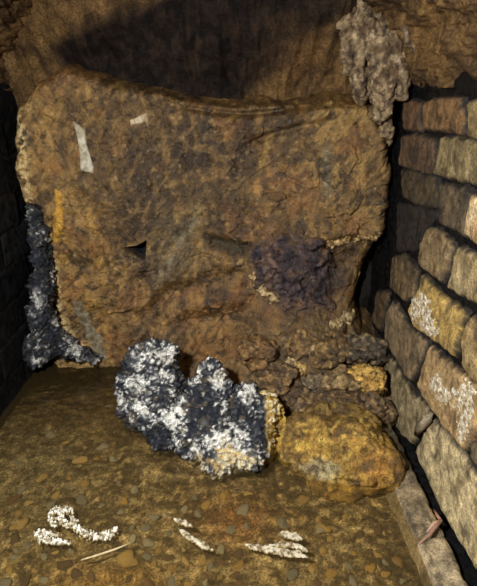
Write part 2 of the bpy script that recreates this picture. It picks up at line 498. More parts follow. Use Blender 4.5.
def brick_obj(k, poly, c1, c2, proud, name='brick', mapper=wall_map, parent=wall_right, mat='brick', step=0.0045):
    def cf(a, b, V, sd):
        n = fbm(V * 22 + k, 4); w = fbm(V * np.array([60, 60, 25]) + k, 3)
        C = mixc(np.asarray(c1) * 1.08, np.asarray(c2) * 1.1, sstep(-0.15, 0.35, n))
        C = mixc(C, np.asarray(c1) * 1.35, 0.6 * sstep(0.1, 0.5, w))
        C = mixc(C, (44, 37, 30), 0.45 * sstep(0.25, 0.55, -w))
        return mixc(C, (30, 26, 23), 0.9 * sstep(0.003, -0.001, sd + 0.003 * w))  # rims darkened to carry the painted joint shade
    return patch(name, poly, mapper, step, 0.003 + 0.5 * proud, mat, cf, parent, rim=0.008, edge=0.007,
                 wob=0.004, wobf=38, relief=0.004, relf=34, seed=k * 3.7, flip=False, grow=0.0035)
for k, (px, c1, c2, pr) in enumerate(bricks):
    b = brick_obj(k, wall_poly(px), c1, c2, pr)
    if k in crusts:
        def cf(a, bb, V, sd):
            w = fbm(V * 120, 3)
            return mixc(mixc((206, 190, 158), (150, 122, 84), sstep(0.0, 0.4, -w)), (235, 226, 205), sstep(0.1, 0.45, w))
        patch('crust', wall_poly(crusts[k]), lambda a, bb, h: np.stack([XR - 0.002 - 0.5 * pr - h, a, bb], -1), 0.0018, 0.0025, 'crust', cf, b,
              rim=0.004, edge=0.005, wob=0.014, wobf=70, relief=0.003, relf=130, seed=k)
# the same courses carried on along the wall towards the viewer
rs = random.Random(4)
for r in range(8):
    z1 = -0.012 - 0.086 * r; z0 = z1 - 0.072
    ye = [0.74, 0.70, 0.69, 0.66, 0.62, 0.585, 0.545, 0.475][r]
    y = ye - 0.012
    while y > 0.1:
        L = rs.choice([0.21, 0.21, 0.105])
        c = rs.choice([(128, 108, 72), (142, 118, 78), (112, 94, 66)])
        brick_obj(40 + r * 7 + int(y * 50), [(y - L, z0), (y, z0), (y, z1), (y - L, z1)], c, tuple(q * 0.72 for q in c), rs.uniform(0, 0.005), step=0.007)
        y -= L + 0.014
# footing ledge at the foot of the right wall
def ledge_map(a, b, h):          # a along the stream, b outwards from the wall (0) to the water (0.09)
    return np.stack([XR + 0.02 - b, a, ZW + 0.002 + 0.006 * sstep(0.10, 0.03, b) + h - 0.10 * sstep(0.090, 0.108, b)], -1)
for k, (ya, yb, c) in enumerate([(0.20, 0.395, (186, 164, 126)), (0.402, 0.60, (184, 162, 124)), (0.607, 0.76, (156, 136, 102)), (0.767, 0.95, (96, 82, 58)), (0.957, 1.15, (70, 58, 42))]):
    def cf(a, b, V, sd, c=c):
        n = fbm(V * 25, 4); w = fbm(V * np.array([50, 20, 50]), 3)
        C = mixc(c, np.asarray(c) * 0.7, sstep(-0.1, 0.4, n))
        C = mixc(C, (188, 170, 136), 0.6 * sstep(0.1, 0.5, w))
        return mixc(C, (50, 42, 32), 0.5 * sstep(0.15, 0.5, -w))
    patch('footing_stone', [(ya, 0.042), (yb, 0.042), (yb, 0.100), (ya, 0.096)], ledge_map, 0.004, 0.006, 'brick', cf, wall_right, rim=0.02, edge=0.012, wob=0.005, wobf=30, relief=0.006, relf=28, seed=k * 2.2, flip=True)
def strip_map(a, b, h):
    return np.stack([XR + 0.02 - b, a, ZW - 0.012 + h], -1)
patch('joint_shade_strip', [(0.1, 0.0), (1.2, 0.0), (1.2, 0.075), (0.1, 0.075)], strip_map, 0.005, 0.003, 'mortar', flat_col((16, 14, 13), (10, 10, 11)), wall_right, rim=0.002, relief=0.006, relf=40, flip=True)  # black strip added to paint the shade in the footing gap
# grey finger of mortar squeezed out between two bricks
tube('mortar_lump', [at_x(431, 412, XR - 0.008), at_x(428, 419, XR - 0.014), at_x(422, 426, XR - 0.013), at_x(416, 434, XR - 0.008)], [0.006, 0.0085, 0.0075, 0.005], 'brick', (150, 136, 110), wall_right)

# left wall: regular courses, the missing torchlight painted in as near-black colour
def left_map(a, b, h):
    return np.stack([XL + h, a, b], -1)
for r in range(9):
    z1 = 0.03 - 0.084 * r; z0 = z1 - 0.074
    y = 1.33 - (0.11 if r % 2 else 0.0)
    while y > 0.45:
        L = 0.215
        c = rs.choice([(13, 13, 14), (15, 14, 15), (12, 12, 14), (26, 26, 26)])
        brick_obj(120 + r * 11 + int(y * 50), [(y - L, z0), (y, z0), (y, z1), (y - L, z1)], c, tuple(q * 0.6 for q in c), rs.uniform(-0.012, -0.004), mapper=left_map, parent=wall_left, mat='soot_shade', step=0.007)
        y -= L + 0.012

# ------------------------------------------------------------------ the clay blockage
bank_out = [(4, 140), (12, 104), (30, 80), (58, 62), (85, 66), (112, 74), (140, 86), (176, 97), (215, 101), (262, 102), (300, 103), (345, 101), (378, 104), (388, 128), (396, 150),
            (399, 178), (397, 205), (391, 226), (383, 242), (374, 262), (364, 284), (360, 305), (364, 325), (380, 345), (392, 372), (396, 410), (394, 470),
            (60, 470), (52, 380), (46, 340), (44, 300), (40, 262), (26, 228), (14, 190)]
SLOT = [(204, 233), (222, 237), (251, 243), (247, 254), (226, 253), (209, 247)]
def segd(u, v, x0, y0, x1, y1, w):
    t = np.clip(((u - x0) * (x1 - x0) + (v - y0) * (y1 - y0)) / ((x1 - x0) ** 2 + (y1 - y0) ** 2), 0, 1)
    return np.exp(-(((u - x0 - t * (x1 - x0)) ** 2 + (v - y0 - t * (y1 - y0)) ** 2) / (w * w)))
def bank_y(x, z):
    x = np.asarray(x, float); z = np.asarray(z, float)
    P0 = np.stack([x, np.full_like(x, YB), z], -1)
    u, v = pix(P0)
    Q = np.stack([x * 5, 0 * x, z * 5], -1)
    wx = fbm(Q + 3.1, 3); wz = fbm(Q + 8.7, 3)
    W = np.stack([x * 9 + 1.1 * wx, 0 * x + 2.0, z * 9 + 1.1 * wz], -1)
    n = fbm(W, 5)
    # broken flaky faces
    calm = np.clip(1 - 0.75 * blob(u, v, 110, 160, 90, 90), 0.25, 1)
    Wf = np.stack([x * 13 + 0.4 * wx, 0 * x + 2.0, z * 15 + 0.4 * wz], -1) + 0.12 * fbm(W * 4, 2)[..., None]
    d = 0.018 * fbm(np.stack([x * 8, 0 * x + 2, z * 8], -1), 4) + 0.0085 * facet(Wf) * calm + 0.0030 * facet(Wf * 2.6 + 5, 3) * (0.4 + 0.6 * calm) + 0.0018 * fbm(W * 9, 3)
    # big forms
    d = d + 0.030 * blob(u, v, 292, 268, 52, 42)                   # dark swelling
    d = d - 0.020 * sstep(-4, 7, sdpoly(u, v, SLOT))                    # slot beside it
    d = d + 0.030 * blob(u, v, 90, 170, 70, 90)
    d = d + 0.022 * sstep(0, 10, 246 - (236 + 6 * np.sin(u / 17.0)) + (236 - v)) * sstep(290, 320, u)
    d = d - 0.030 * blob(u, v, 345, 262, 32, 18)
    d = d - 0.050 * blob(u, v, 350, 318, 22, 22)
    d = d - 0.020 * np.exp(-((v - (109 + 5 * np.sin(u / 31.0))) / 3.0) ** 2) * sstep(170, 200, u) * sstep(375, 340, u)
    d = d - 0.016 * np.exp(-((v - (142 - 0.25 * (u - 240) + 0.0016 * (u - 300) ** 2)) / 4.0) ** 2) * sstep(230, 260, u) * sstep(345, 320, u)
    # folded bands low down in the middle
    t = (v - 305) + 0.50 * (u - 190) + 10 * np.sin(u / 23.0)
    band = sstep(250, 275, v) * sstep(130, 150, u) * sstep(265, 240, u)
    d = d + 0.012 * band * np.sin(t / 6.5)
    # slope of rubble at the foot
    d = d + np.maximum(0.20 * sstep(285, 352, v) * sstep(225, 295, u), 0.17 * sstep(318, 360, v) * sstep(130, 185, u)) + 0.03 * sstep(330, 380, v)
    d = d + 0.020 * sstep(290, 330, v) * sstep(215, 270, u) * fbm(W * 2.2 + 4, 3)
    # the small pointed hole
    hs = sdpoly(u, v, [(122, 248), (138, 246), (146, 241), (145, 260), (137, 256)])
    d = d - 0.07 * sstep(-1.0, 3.5, hs)
    y = YB - d
    sd = sdpoly(u, v, bank_out) + 5.0 * fbm(W * 1.4, 3)
    top = sstep(118, 104, v) * sstep(100, 170, u)
    rr = 16 - 8 * top
    y = y + (0.13 - 0.07 * top) * (1 - np.sqrt(np.clip(1 - (1 - np.clip(sd / rr, 0, 1)) ** 2, 0, 1))) + np.clip(-sd, 0, 14) * 0.007
    return y, sd, u, v, n, hs
def bank_color(x, z, y, u, v, n, hs, sd):
    P = np.stack([x, y, z], -1)
    a = fbm(P * np.array([8, 4, 8]) + 2.2, 5); a2 = fbm(P * np.array([17, 9, 17]) + 6.2, 4)
    sx = fbm(np.stack([x * 48 + 1.5 * a, y * 0, z * 13], -1), 4)              # streaks running down
    dg = fbm(np.stack([(x + z) * 14 + a, y * 0 + 3, (x - z) * 50], -1), 4)     # smears
    w = fbm(P * 75, 3)
    cid = worley(P * np.array([34, 14, 34]) + 0.6 * a2[..., None])[2]
    uu = u + 14 * a2; vv = v + 14 * a
    C = mixc((116, 87, 46), (84, 62, 34), sstep(-0.25, 0.3, a))
    C = mixc(C, (146, 112, 60), np.clip(0.95 * blob(uu, vv, 40, 170, 52, 120) + 0.8 * blob(uu, vv, 75, 300, 40, 60), 0, 1) * sstep(-.6, .2, a2))
    C = mixc(C, (150, 118, 64), np.clip(0.85 * blob(uu, vv, 352, 190, 45, 62) + 0.85 * blob(uu, vv, 340, 122, 52, 20), 0, 1) * sstep(-.5, .2, a2))
    C = mixc(C, (106, 98, 70), 0.75 * blob(uu, vv, 172, 240, 26, 45))
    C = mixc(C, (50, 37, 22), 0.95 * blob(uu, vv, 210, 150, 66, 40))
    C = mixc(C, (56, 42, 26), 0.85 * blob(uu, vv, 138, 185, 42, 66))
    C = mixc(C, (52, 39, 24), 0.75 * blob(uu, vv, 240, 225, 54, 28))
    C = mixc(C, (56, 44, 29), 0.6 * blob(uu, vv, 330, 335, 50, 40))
    C = mixc(C, (120, 80, 42), 0.6 * np.clip(blob(uu, vv, 195, 300, 55, 26) + blob(uu, vv, 250, 320, 40, 16), 0, 1))
    C = mixc(C, (154, 116, 66), 0.6 * segd(uu, vv, 150, 345, 225, 312, 8))
    C = mixc(C, (160, 126, 66), 0.8 * segd(u + 4 * a2, v, 270, 132, 256, 192, 3.5))
    C = mixc(C, (128, 120, 100), 0.8 * segd(u + 4 * a2, v, 326, 150, 326, 192, 5))
    C = mixc(C, (122, 116, 92), 0.6 * segd(u + 4 * a2, v, 200, 210, 160, 280, 6))
    C = mixc(C, (168, 128, 60), 0.7 * segd(u + 4 * a2, v, 66, 200, 62, 290, 7))
    C = mixc(C, (166, 126, 58), 0.75 * segd(u + 4 * a2, v, 95, 215, 100, 262, 10))
    C = mixc(C, (160, 120, 56), 0.7 * segd(u + 6 * a2, v, 80, 290, 115, 350, 12))
    C = C * (0.88 + 0.24 * cid)[..., None]
    big = fbm(np.stack([x * 15 + z * 5 + 2.2 * a2, y * 0 + 8, z * 11 - x * 4 + 2.2 * a], -1), 5, 0.6)
    C = mixc(C, (154, 118, 62), 0.42 * sstep(0.05, 0.32, big))
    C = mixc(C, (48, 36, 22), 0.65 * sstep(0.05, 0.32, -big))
    C = mixc(C, (164, 126, 66), 0.40 * sstep(0.05, 0.45, sx))
    C = mixc(C, (56, 42, 26), 0.45 * sstep(0.05, 0.45, -sx))
    C = mixc(C, (158, 130, 82), 0.30 * sstep(0.12, 0.45, dg))
    C = mixc(C, (52, 39, 25), 0.40 * sstep(0.12, 0.45, -dg))
    C = mixc(C, (128, 80, 40), 0.35 * sstep(0.12, 0.5, fbm(P * 13 + 7, 3)))
    C = mixc(C, (44, 36, 19), 0.8 * sstep(-3, 3, sdpoly(u + 5 * a2, v + 4 * a, SLOT)))
    C = mixc(C, (112, 70, 42), 0.5 * blob(u, v, 58, 72, 35, 10))
    pur = sstep(0.35, 0.75, blob(u, v, 296, 272, 56, 44) + 0.25 * fbm(P * 18, 3))
    C = mixc(C, mixc((62, 48, 46), (40, 31, 33), sstep(-.2, .3, w)), 0.88 * pur)
    C = mixc(C, (150, 106, 74), 0.55 * blob(u, v, 268, 262, 9, 30) * sstep(-.2, .3, w))
    low = sstep(300, 330, v) * sstep(225, 260, u)
    C = mixc(C, mixc((74, 58, 38), (128, 104, 64), sstep(-0.1, 0.35, fbm(P * 28, 3))), 0.65 * low)
    C = mixc(C, (206, 172, 110), 0.85 * sstep(22, 8, sd) * sstep(150, 120, u) * sstep(80, 110, v) * sstep(-.25, .25, w + .3 * sx))
    rimw = 0
    for (x0, y0, x1, y1) in [(22, 120, 26, 190), (26, 190, 40, 235), (40, 235, 54, 270), (54, 270, 57, 310), (57, 310, 70, 342), (70, 342, 96, 356)]:
        rimw = np.maximum(rimw, segd(u, v, x0, y0, x1, y1, 6.5))
    C = mixc(C, (222, 196, 140), 0.85 * rimw * sstep(-.3, .2, w + .6 * a2))
    C = mixc(C, (190, 156, 100), 0.4 * sstep(0.40, 0.55, w))
    C = mixc(C, (42, 32, 22), 0.5 * sstep(0.36, 0.52, -w))
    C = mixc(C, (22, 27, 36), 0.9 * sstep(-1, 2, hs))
    return C
bank = empty('clay_bank', (-0.07, YB, ZW), 'big mottled ochre brown clay mass blocking the end of the culvert', 'clay bank')
def build_bank():
    nu, nv = 560, 500
    x, z = np.meshgrid(np.linspace(-0.60, 0.44, nu), np.linspace(-0.78, 0.12, nv))
    y, sd, u, v, n, hs = bank_y(x, z)
    V = np.stack([x, y, z], -1).reshape(-1, 3)
    q = grid_faces(nu, nv, (sd > -9).ravel())
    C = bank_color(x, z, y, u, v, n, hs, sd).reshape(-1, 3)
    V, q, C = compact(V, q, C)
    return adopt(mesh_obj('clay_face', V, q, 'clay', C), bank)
build_bank()
def bank_map(a, b, h):           # a place on the clay face
    y = np.full(np.shape(a), YB)
    for _ in range(6):
        p = at(a, b, y)
        y = 0.4 * y + 0.6 * bank_y(p[..., 0], p[..., 2])[0]
    p = at(a, b, y)
    p[..., 1] = p[..., 1] - h
    return p
# crusts that belong to the clay
adopt(patch('yellow_crust', [(56, 190), (62, 192), (63, 225), (58, 245), (52, 240), (53, 215)], bank_map, 1.0, 0.006, 'clay', flat_col((190, 142, 52), (150, 108, 44)), None, rim=0.004, edge=4, wob=3, wobf=.12, relief=.004, relf=.2), bank)
adopt(patch('pale_ledge', [(318, 243), (335, 240), (352, 237), (375, 235), (391, 229), (392, 233), (376, 239), (352, 242), (330, 247)], bank_map, 0.6, 0.009, 'clay', flat_col((196, 164, 110), (120, 92, 54), 110), None, rim=0.004, edge=2.0, wob=4.5, wobf=.16, relief=.005, relf=.3), bank)
adopt(patch('grey_film', [(72, 300), (82, 303), (93, 325), (104, 342), (107, 358), (97, 359), (90, 345), (80, 322)], bank_map, 1.0, 0.005, 'clay', flat_col((132, 122, 98), (104, 88, 60)), None, rim=0.003, edge=3, wob=3, wobf=.1, relief=.003, relf=.2), bank)

for poly in ([(328, 322), (338, 318), (345, 312), (357, 307), (361, 312), (354, 320), (346, 323), (340, 328), (330, 327)],
             [(282, 362), (290, 358), (300, 360), (304, 368), (298, 374), (290, 370)],
             [(248, 276), (254, 272), (262, 284), (274, 297), (284, 302), (276, 304), (262, 296)],
             [(308, 345), (318, 340), (326, 346), (320, 352), (310, 352)]):
    adopt(patch('pale_crust', poly, bank_map, 0.6, 0.008, 'clay', flat_col((192, 166, 118), (112, 88, 54), 110), None, rim=0.004, edge=2.5, wob=6, wobf=.17, relief=.006, relf=.25, seed=poly[0][0]), bank)
# torn pale scraps stuck on the clay
C8 = lambda pts: [(50 + x / 3.087, 90 + y / 3.087) for x, y in pts]
s1 = patch('pale_scrap', C8([(70, 95), (85, 105), (108, 122), (112, 165), (124, 205), (135, 240), (133, 257), (95, 248), (92, 200), (85, 150)]), bank_map, 0.7, 0.005, 'pale', flat_col((176, 168, 146), (150, 138, 112)), None, rim=0.003, edge=1.5, relief=.002, relf=.15)
tag(s1, 'long torn off-white strip stuck upright on the clay bank', 'scrap')
s2 = patch('pale_scrap', C8([(246, 92), (262, 88), (280, 78), (300, 70), (306, 86), (303, 118), (294, 98), (282, 104), (262, 106), (250, 114)]), bank_map, 0.7, 0.006, 'pale', flat_col((176, 158, 128), (136, 112, 76)), None, rim=0.003, edge=1.5, relief=.002, relf=.15)
tag(s2, 'small curled off-white flake near the top of the clay bank', 'scrap')

# ------------------------------------------------------------------ rocks
def mpp(Y, v):                   # metres per pixel at a depth
    x, y, z = ray(0, v)
    return Y / float(y) / F
def ball(u, v, Y, ru, rv=None, ry=None):
    s = mpp(Y, v); c = at(u, v, Y)
    rv = rv or ru
    return c, (ru * s, (ry if ry else 0.5 * (ru + rv)) * s, rv * s)
def crust_disp(P, N):
    f1, gap, cid = worley(P * 75)
    f2, gap2, c2 = worley(P * 170)
    return 0.010 * fbm(P * 20, 4) + 0.007 * (sstep(0, 0.5, gap) - 0.6) + 0.006 * (cid - 0.5) + 0.004 * (sstep(0, 0.4, gap2) - 0.5) + 0.007 * facet(P * 26 + 3)
def crust_col(P, N, ochre=True):
    u, v = pix(P)
    n = fbm(P * 26 + 4, 4); w = fbm(P * 95, 3); f1, gap, cid = worley(P * 110)
    C = mixc((30, 33, 42), (14, 16, 22), sstep(-0.2, 0.3, n))
    C = mixc(C, (104, 106, 102), 0.7 * sstep(0.0, 0.45, fbm(P * 70 + 2, 3)))
    C = mixc(C, (110, 92, 64), 0.6 * sstep(0.15, 0.45, fbm(P * 45 + 12, 3)))
    n3 = fbm(P * 15 + 7, 3)
    if ochre:
        n = n + 0.45 * np.clip(blob(u, v, 158, 362, 18, 24) + blob(u, v, 218, 380, 12, 20) + blob(u, v, 235, 448, 34, 20) + blob(u, v, 135, 395, 14, 18) + blob(u, v, 176, 405, 14, 14), 0, 1) \
            - 0.55 * np.clip(blob(u, v, 196, 408, 12, 22) + blob(u, v, 246, 415, 14, 18) + blob(u, v, 165, 432, 22, 10) + blob(u, v, 135, 368, 9, 12) + blob(u, v, 262, 450, 10, 14), 0, 1)
    wh = sstep(0.02, 0.42, 0.8 * n + 0.5 * n3 + 0.55 * w + 0.25 * (cid - 0.5) + 0.35 * fbm(P * 190, 2))
    C = mixc(C, mixc((206, 202, 190), (244, 240, 228), cid), wh)
    if ochre:
        C = mixc(C, mixc((214, 202, 166), (196, 158, 90), sstep(-.1, .3, w)), 0.85 * sstep(0.45, 0.75, blob(u, v, 226, 462, 36, 12) + 0.6 * n + .35 * w))
        C = mixc(C, mixc((176, 140, 60), (222, 204, 160), sstep(-.1, .3, w + n)), sstep(0.3, 0.6, sstep(258, 274, u) * sstep(470, 440, v) + 0.3 * n))
    return C
rock = empty('crusted_rock', tuple(at_z(205, 450, ZW)), 'black rock thickly crusted with white crystals, standing in the water before the clay', 'rock')
rock_parts = [
    ('rock_lobe', [ball(150, 366, 0.96, 27, 24), ball(140, 385, 0.94, 22, 24), ball(160, 395, 0.92, 26, 30), ball(150, 410, 0.91, 22, 22), ball(168, 428, 0.87, 24, 22), ball(165, 355, .97, 14, 14), ball(136, 402, .95, 16, 30)]),
    ('rock_lobe', [ball(212, 378, 0.93, 14, 20), ball(205, 395, 0.92, 20, 20), ball(222, 398, 0.90, 18, 18), ball(200, 415, 0.88, 26, 24), ball(218, 432, 0.84, 30, 24), ball(195, 436, 0.85, 24, 22), ball(225, 452, 0.81, 28, 20)]),
    ('rock_lobe', [ball(248, 405, 0.88, 20, 20), ball(262, 412, 0.86, 18, 18), ball(252, 432, 0.83, 26, 24), ball(248, 452, 0.80, 20, 20)]),
]
for nme, bl in rock_parts:
    adopt(lobes(nme, bl, 0.0034, 'crust', crust_disp, crust_col), rock)
def hull_lump(name, pts, voxel, mat, disp, colfun):
    bm = bmesh.new()
    for q in pts: bm.verts.new(tuple(q))
    r = bmesh.ops.convex_hull(bm, input=bm.verts)
    bmesh.ops.delete(bm, geom=[g for g in set(r['geom_interior'] + r['geom_unused']) if isinstance(g, bmesh.types.BMVert)], context='VERTS')
    bmesh.ops.triangulate(bm, faces=bm.faces[:])
    bm.verts.index_update(); bm.verts.ensure_lookup_table()
    V = np.array([v.co[:] for v in bm.verts]); T = np.array([[v.index for v in f.verts] for f in bm.faces]); bm.free()
    global ico
    keep = ico
    ico = lambda sub: (V, T)
    try: o = lobes(name, [((0, 0, 0), (1, 1, 1))], voxel, mat, disp, colfun, smooth_it=2)
    finally: ico = keep
    return o
edge_pts = []
for (u, v, Y) in [(262, 392, .885), (276, 396, .875), (286, 411, .86), (288, 428, .845), (281, 448, .825), (266, 468, .795), (257, 472, .79), (260, 440, .82), (266, 412, .85)]:
    edge_pts += [at(u, v, Y), at(u, v, Y) + np.array([-0.012, 0.05, -0.02])]
p = adopt(hull_lump('ochre_edge', edge_pts, 0.0036, 'crust',
        lambda P, N: 0.006 * fbm(P * 40, 4) + 0.005 * facet(P * 50),
        lambda P, N: mixc(mixc((186, 150, 66), (228, 214, 176), sstep(-0.05, 0.25, fbm(P * 50, 3) + (270 - pix(P)[0]) * 0.04)), (96, 74, 40), 0.8 * sstep(.12, .4, fbm(P * 34 + 3, 3)))), rock)
p['label'] = 'yellow and cream rim of the rock'

# black and white crust in the left corner
corner = lobes('corner_deposit', [ball(36, 216, 1.175, 7, 14), ball(40, 238, 1.165, 9, 20), ball(43, 262, 1.155, 9, 20), ball(42, 290, 1.15, 11, 24), ball(42, 316, 1.145, 13, 22), ball(48, 336, 1.145, 15, 16), ball(64, 347, 1.15, 15, 11), ball(80, 353, 1.155, 12, 8), ball(94, 357, 1.16, 8, 5), ball(38, 350, 1.14, 16, 18)],
    0.0040, 'crust', crust_disp, lambda P, N: mixc(crust_col(P, N, False), (20, 22, 28), np.clip(0.05 + 0.50 * sstep(-0.1, 0.25, fbm(P * 20 + 9, 3)) + 0.5 * sstep(34, 20, pix(P)[0]), 0, 1)))
tag(corner, 'black and grey crystalline crust in the corner at the left foot of the clay', 'mineral crust')

# yellow boulder at the foot of the brick wall
def boulder_disp(P, N):
    f1, gap, cid = worley(P * 16 + 3)
    return 0.012 * fbm(P * 14, 5) + 0.010 * facet(P * 17 + 3) + 0.005 * (ridge(P * 24, 3) - 0.5) + 0.004 * fbm(P * 70, 3)
def boulder_col(P, N):
    n = fbm(P * 18, 4); w = fbm(P * 70, 3); u, v = pix(P)
    C = mixc((158, 122, 52), (112, 84, 40), sstep(-0.15, 0.35, n))
    C = mixc(C, (206, 172, 78), 0.75 * sstep(0.0, 0.35, w))
    C = mixc(C, (60, 46, 26), 0.6 * sstep(0.12, 0.02, worley(P * 30 + 0.5 * n[:, None])[1]) * sstep(-.2, .2, fbm(P * 22 + 6, 2)))
    C = mixc(C, (168, 158, 128), 0.7 * sstep(0.35, 0.8, blob(u, v, 320, 470, 26, 14) + 0.3 * w))
    C = mixc(C, (170, 112, 44), 0.6 * blob(u, v, 378, 470, 18, 22))
    C = mixc(C, (70, 54, 32), 0.65 * sstep(0.2, 0.5, fbm(P * 34 + 8, 3)))
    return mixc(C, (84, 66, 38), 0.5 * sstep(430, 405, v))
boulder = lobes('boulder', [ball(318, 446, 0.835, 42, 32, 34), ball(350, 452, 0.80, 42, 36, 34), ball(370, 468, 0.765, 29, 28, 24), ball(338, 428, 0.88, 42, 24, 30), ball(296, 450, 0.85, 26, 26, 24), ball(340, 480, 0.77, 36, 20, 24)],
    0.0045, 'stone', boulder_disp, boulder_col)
tag(boulder, 'low rounded yellow ochre boulder beside the foot of the brick wall', 'boulder')

# rubble at the foot of the clay
rub = [
    # u, v, Y, ru, rv, colour a, colour b, label
    (278, 378, 1.00, 20, 15, (70, 54, 36), (120, 92, 56), 'dark brown rubble stone just right of the crusted rock'),
    (295, 398, 0.965, 18, 12, (60, 46, 32), (96, 74, 46), 'dark stone lying on the back edge of the yellow boulder'),
    (297, 372, 1.03, 9, 9, (168, 138, 84), (112, 84, 46), 'small pale tan stone in the middle of the rubble'),
    (316, 385, 1.01, 17, 15, (74, 64, 52), (104, 88, 62), 'grey brown stone in the middle of the rubble heap'),
    (343, 382, 0.99, 18, 17, (146, 122, 80), (96, 76, 50), 'mid brown stone beside the yellow lump of the rubble'),
    (366, 381, 0.985, 17, 17, (184, 146, 70), (128, 94, 46), 'bright yellow lump of rubble against the brick wall'),
    (345, 404, 0.945, 26, 12, (64, 50, 34), (96, 72, 42), 'long flat dark stone on top of the yellow boulder'),
    (376, 410, 0.93, 18, 14, (70, 56, 38), (98, 76, 48), 'dark stone wedged between boulder and brick wall'),
    (262, 352, 1.06, 20, 14, (108, 78, 44), (76, 56, 34), 'brown lump of fallen clay above the crusted rock'),
    (328, 352, 1.06, 20, 16, (104, 80, 44), (70, 54, 34), 'brown clod of clay high on the rubble heap'),
    (362, 352, 1.06, 18, 16, (58, 50, 40), (82, 70, 52), 'dark grey stone high on the heap by the brick wall'),
    (296, 345, 1.09, 16, 13, (120, 92, 52), (84, 60, 36), 'tan clod of clay below the dark stone'),
]
for k, (u, v, Y, ru, rv, ca, cb, lab) in enumerate(rub):
    rr = random.Random(k * 5 + 1)
    bl = [(*ball(u, v, Y, ru * 1.1, rv * 1.1), k * 3 + 1), (*ball(u + rr.uniform(-.4, .4) * ru, v + rr.uniform(-.3, .3) * rv, Y - 0.01, ru * 0.9, rv * 0.8), k * 3 + 2), (*ball(u + rr.uniform(-.5, .5) * ru, v + .3 * rv, Y + 0.01, ru * 0.8, rv * 0.8), k * 3 + 3)]
    def dsp(P, N, k=k):
        f1, gap, cid = worley(P * 30 + k)
        return 0.006 * fbm(P * 30 + k, 4) + 0.007 * facet(P * 45 + k) + 0.002 * fbm(P * 120 + k, 3)
    def cf(P, N, ca=ca, cb=cb, k=k):
        n = fbm(P * 34 + k, 4); w = fbm(P * 90 + k, 3)
        C = mixc(ca, cb, sstep(-0.2, 0.3, n))
        C = mixc(C * 1.15, (190, 158, 104), 0.65 * sstep(0.15, 0.45, w))
        return mixc(C, (40, 32, 24), 0.7 * sstep(0.15, 0.45, -w))
    tag(lobes('rubble_stone', bl, 0.0036, 'stone', dsp, cf, smooth_it=1), lab, 'stone', 'rubble at the foot of the clay')

# dark purple stone bulging out of the clay
def ps_map(a, b, h):
    p = bank_map(a, b, 0 * h)
    f = 0.009 * facet(p * 26 + 2) + 0.005 * facet(p * 60 + 7, 2)
    p[..., 1] -= h + np.where(h > 0.004, f, 0)
    return p
def ps_col(a, b, V, sd):
    n = fbm(V * 26, 4); w = fbm(V * 75, 3)
    C = mixc((60, 46, 44), (34, 26, 30), sstep(-0.2, 0.3, n))
    C = mixc(C, (146, 108, 80), 0.75 * np.clip(blob(a, b, 270 + 6 * n, 262, 8, 32) + blob(a, b, 296, 300, 26, 7), 0, 1) * sstep(-.3, .2, w))
    C = mixc(C, (118, 86, 58), 0.6 * sstep(0.15, 0.4, fbm(V * 40 + 5, 4)))
    C = mixc(C, (96, 90, 96), 0.5 * sstep(.2, .45, w))
    return mixc(C, (110, 82, 48), 0.85 * sstep(7, 0, sd + 6 * w))
ps = patch('embedded_stone', [(250, 252), (262, 236), (280, 228), (300, 236), (322, 240), (332, 262), (328, 285), (333, 303), (312, 312), (292, 308), (272, 300), (255, 282)], ps_map, 1.0, 0.016, 'stone', ps_col, None, rim=0.005, edge=14, wob=16, wobf=.06, relief=.010, relf=.06)
tag(ps, 'dark purple brown stone bulging from the middle of the clay bank', 'stone')

# pale calcite drapery hanging where roof, clay and brick wall meet
drape = empty('calcite_drapery', tuple(at(378, 105, 1.15)), 'pale grey flaky mineral drapery hanging down the roof corner above the bricks', 'mineral drapery')
def chain(pts):
    out = []
    for (a, b) in zip(pts[:-1], pts[1:]):
        for t in np.linspace(0, 1, 6):
            w = [a[i] * (1 - t) + b[i] * t for i in range(4)]
            out.append(ball(w[0], w[1], w[2], w[3], w[3] * 1.2, w[3]))
    return out
def dr_col(P, N):
    n = fbm(P * 26, 4); w = fbm(P * np.array([90, 90, 45]), 3)
    C = mixc((150, 126, 92), (98, 76, 52), sstep(-0.15, 0.3, n))
    C = mixc(C, (202, 180, 144), 0.6 * sstep(0.1, 0.45, w))
    return mixc(C, (50, 42, 34), 0.75 * sstep(0.12, 0.45, -w))
for pts in ([(350, 22, 1.19, 10), (358, 55, 1.18, 13), (362, 92, 1.19, 9)],
            [(366, 12, 1.17, 10), (380, 45, 1.15, 15), (386, 80, 1.15, 14), (381, 112, 1.165, 9)],
            [(392, 40, 1.14, 9), (401, 62, 1.13, 11), (403, 90, 1.13, 8)],
            [(402, 12, 1.10, 5), (409, 28, 1.09, 6), (413, 48, 1.085, 4)],
            [(383, 114, 1.18, 7), (386, 128, 1.19, 6), (388, 142, 1.20, 4)]):
    adopt(lobes('drip', chain(pts), 0.0042, 'crust', lambda P, N: 0.012 * fbm(P * np.array([40, 40, 26]), 4) + 0.008 * facet(P * 45) + 0.007 * (ridge(P * np.array([60, 60, 30]), 3) - .5), dr_col), drape)

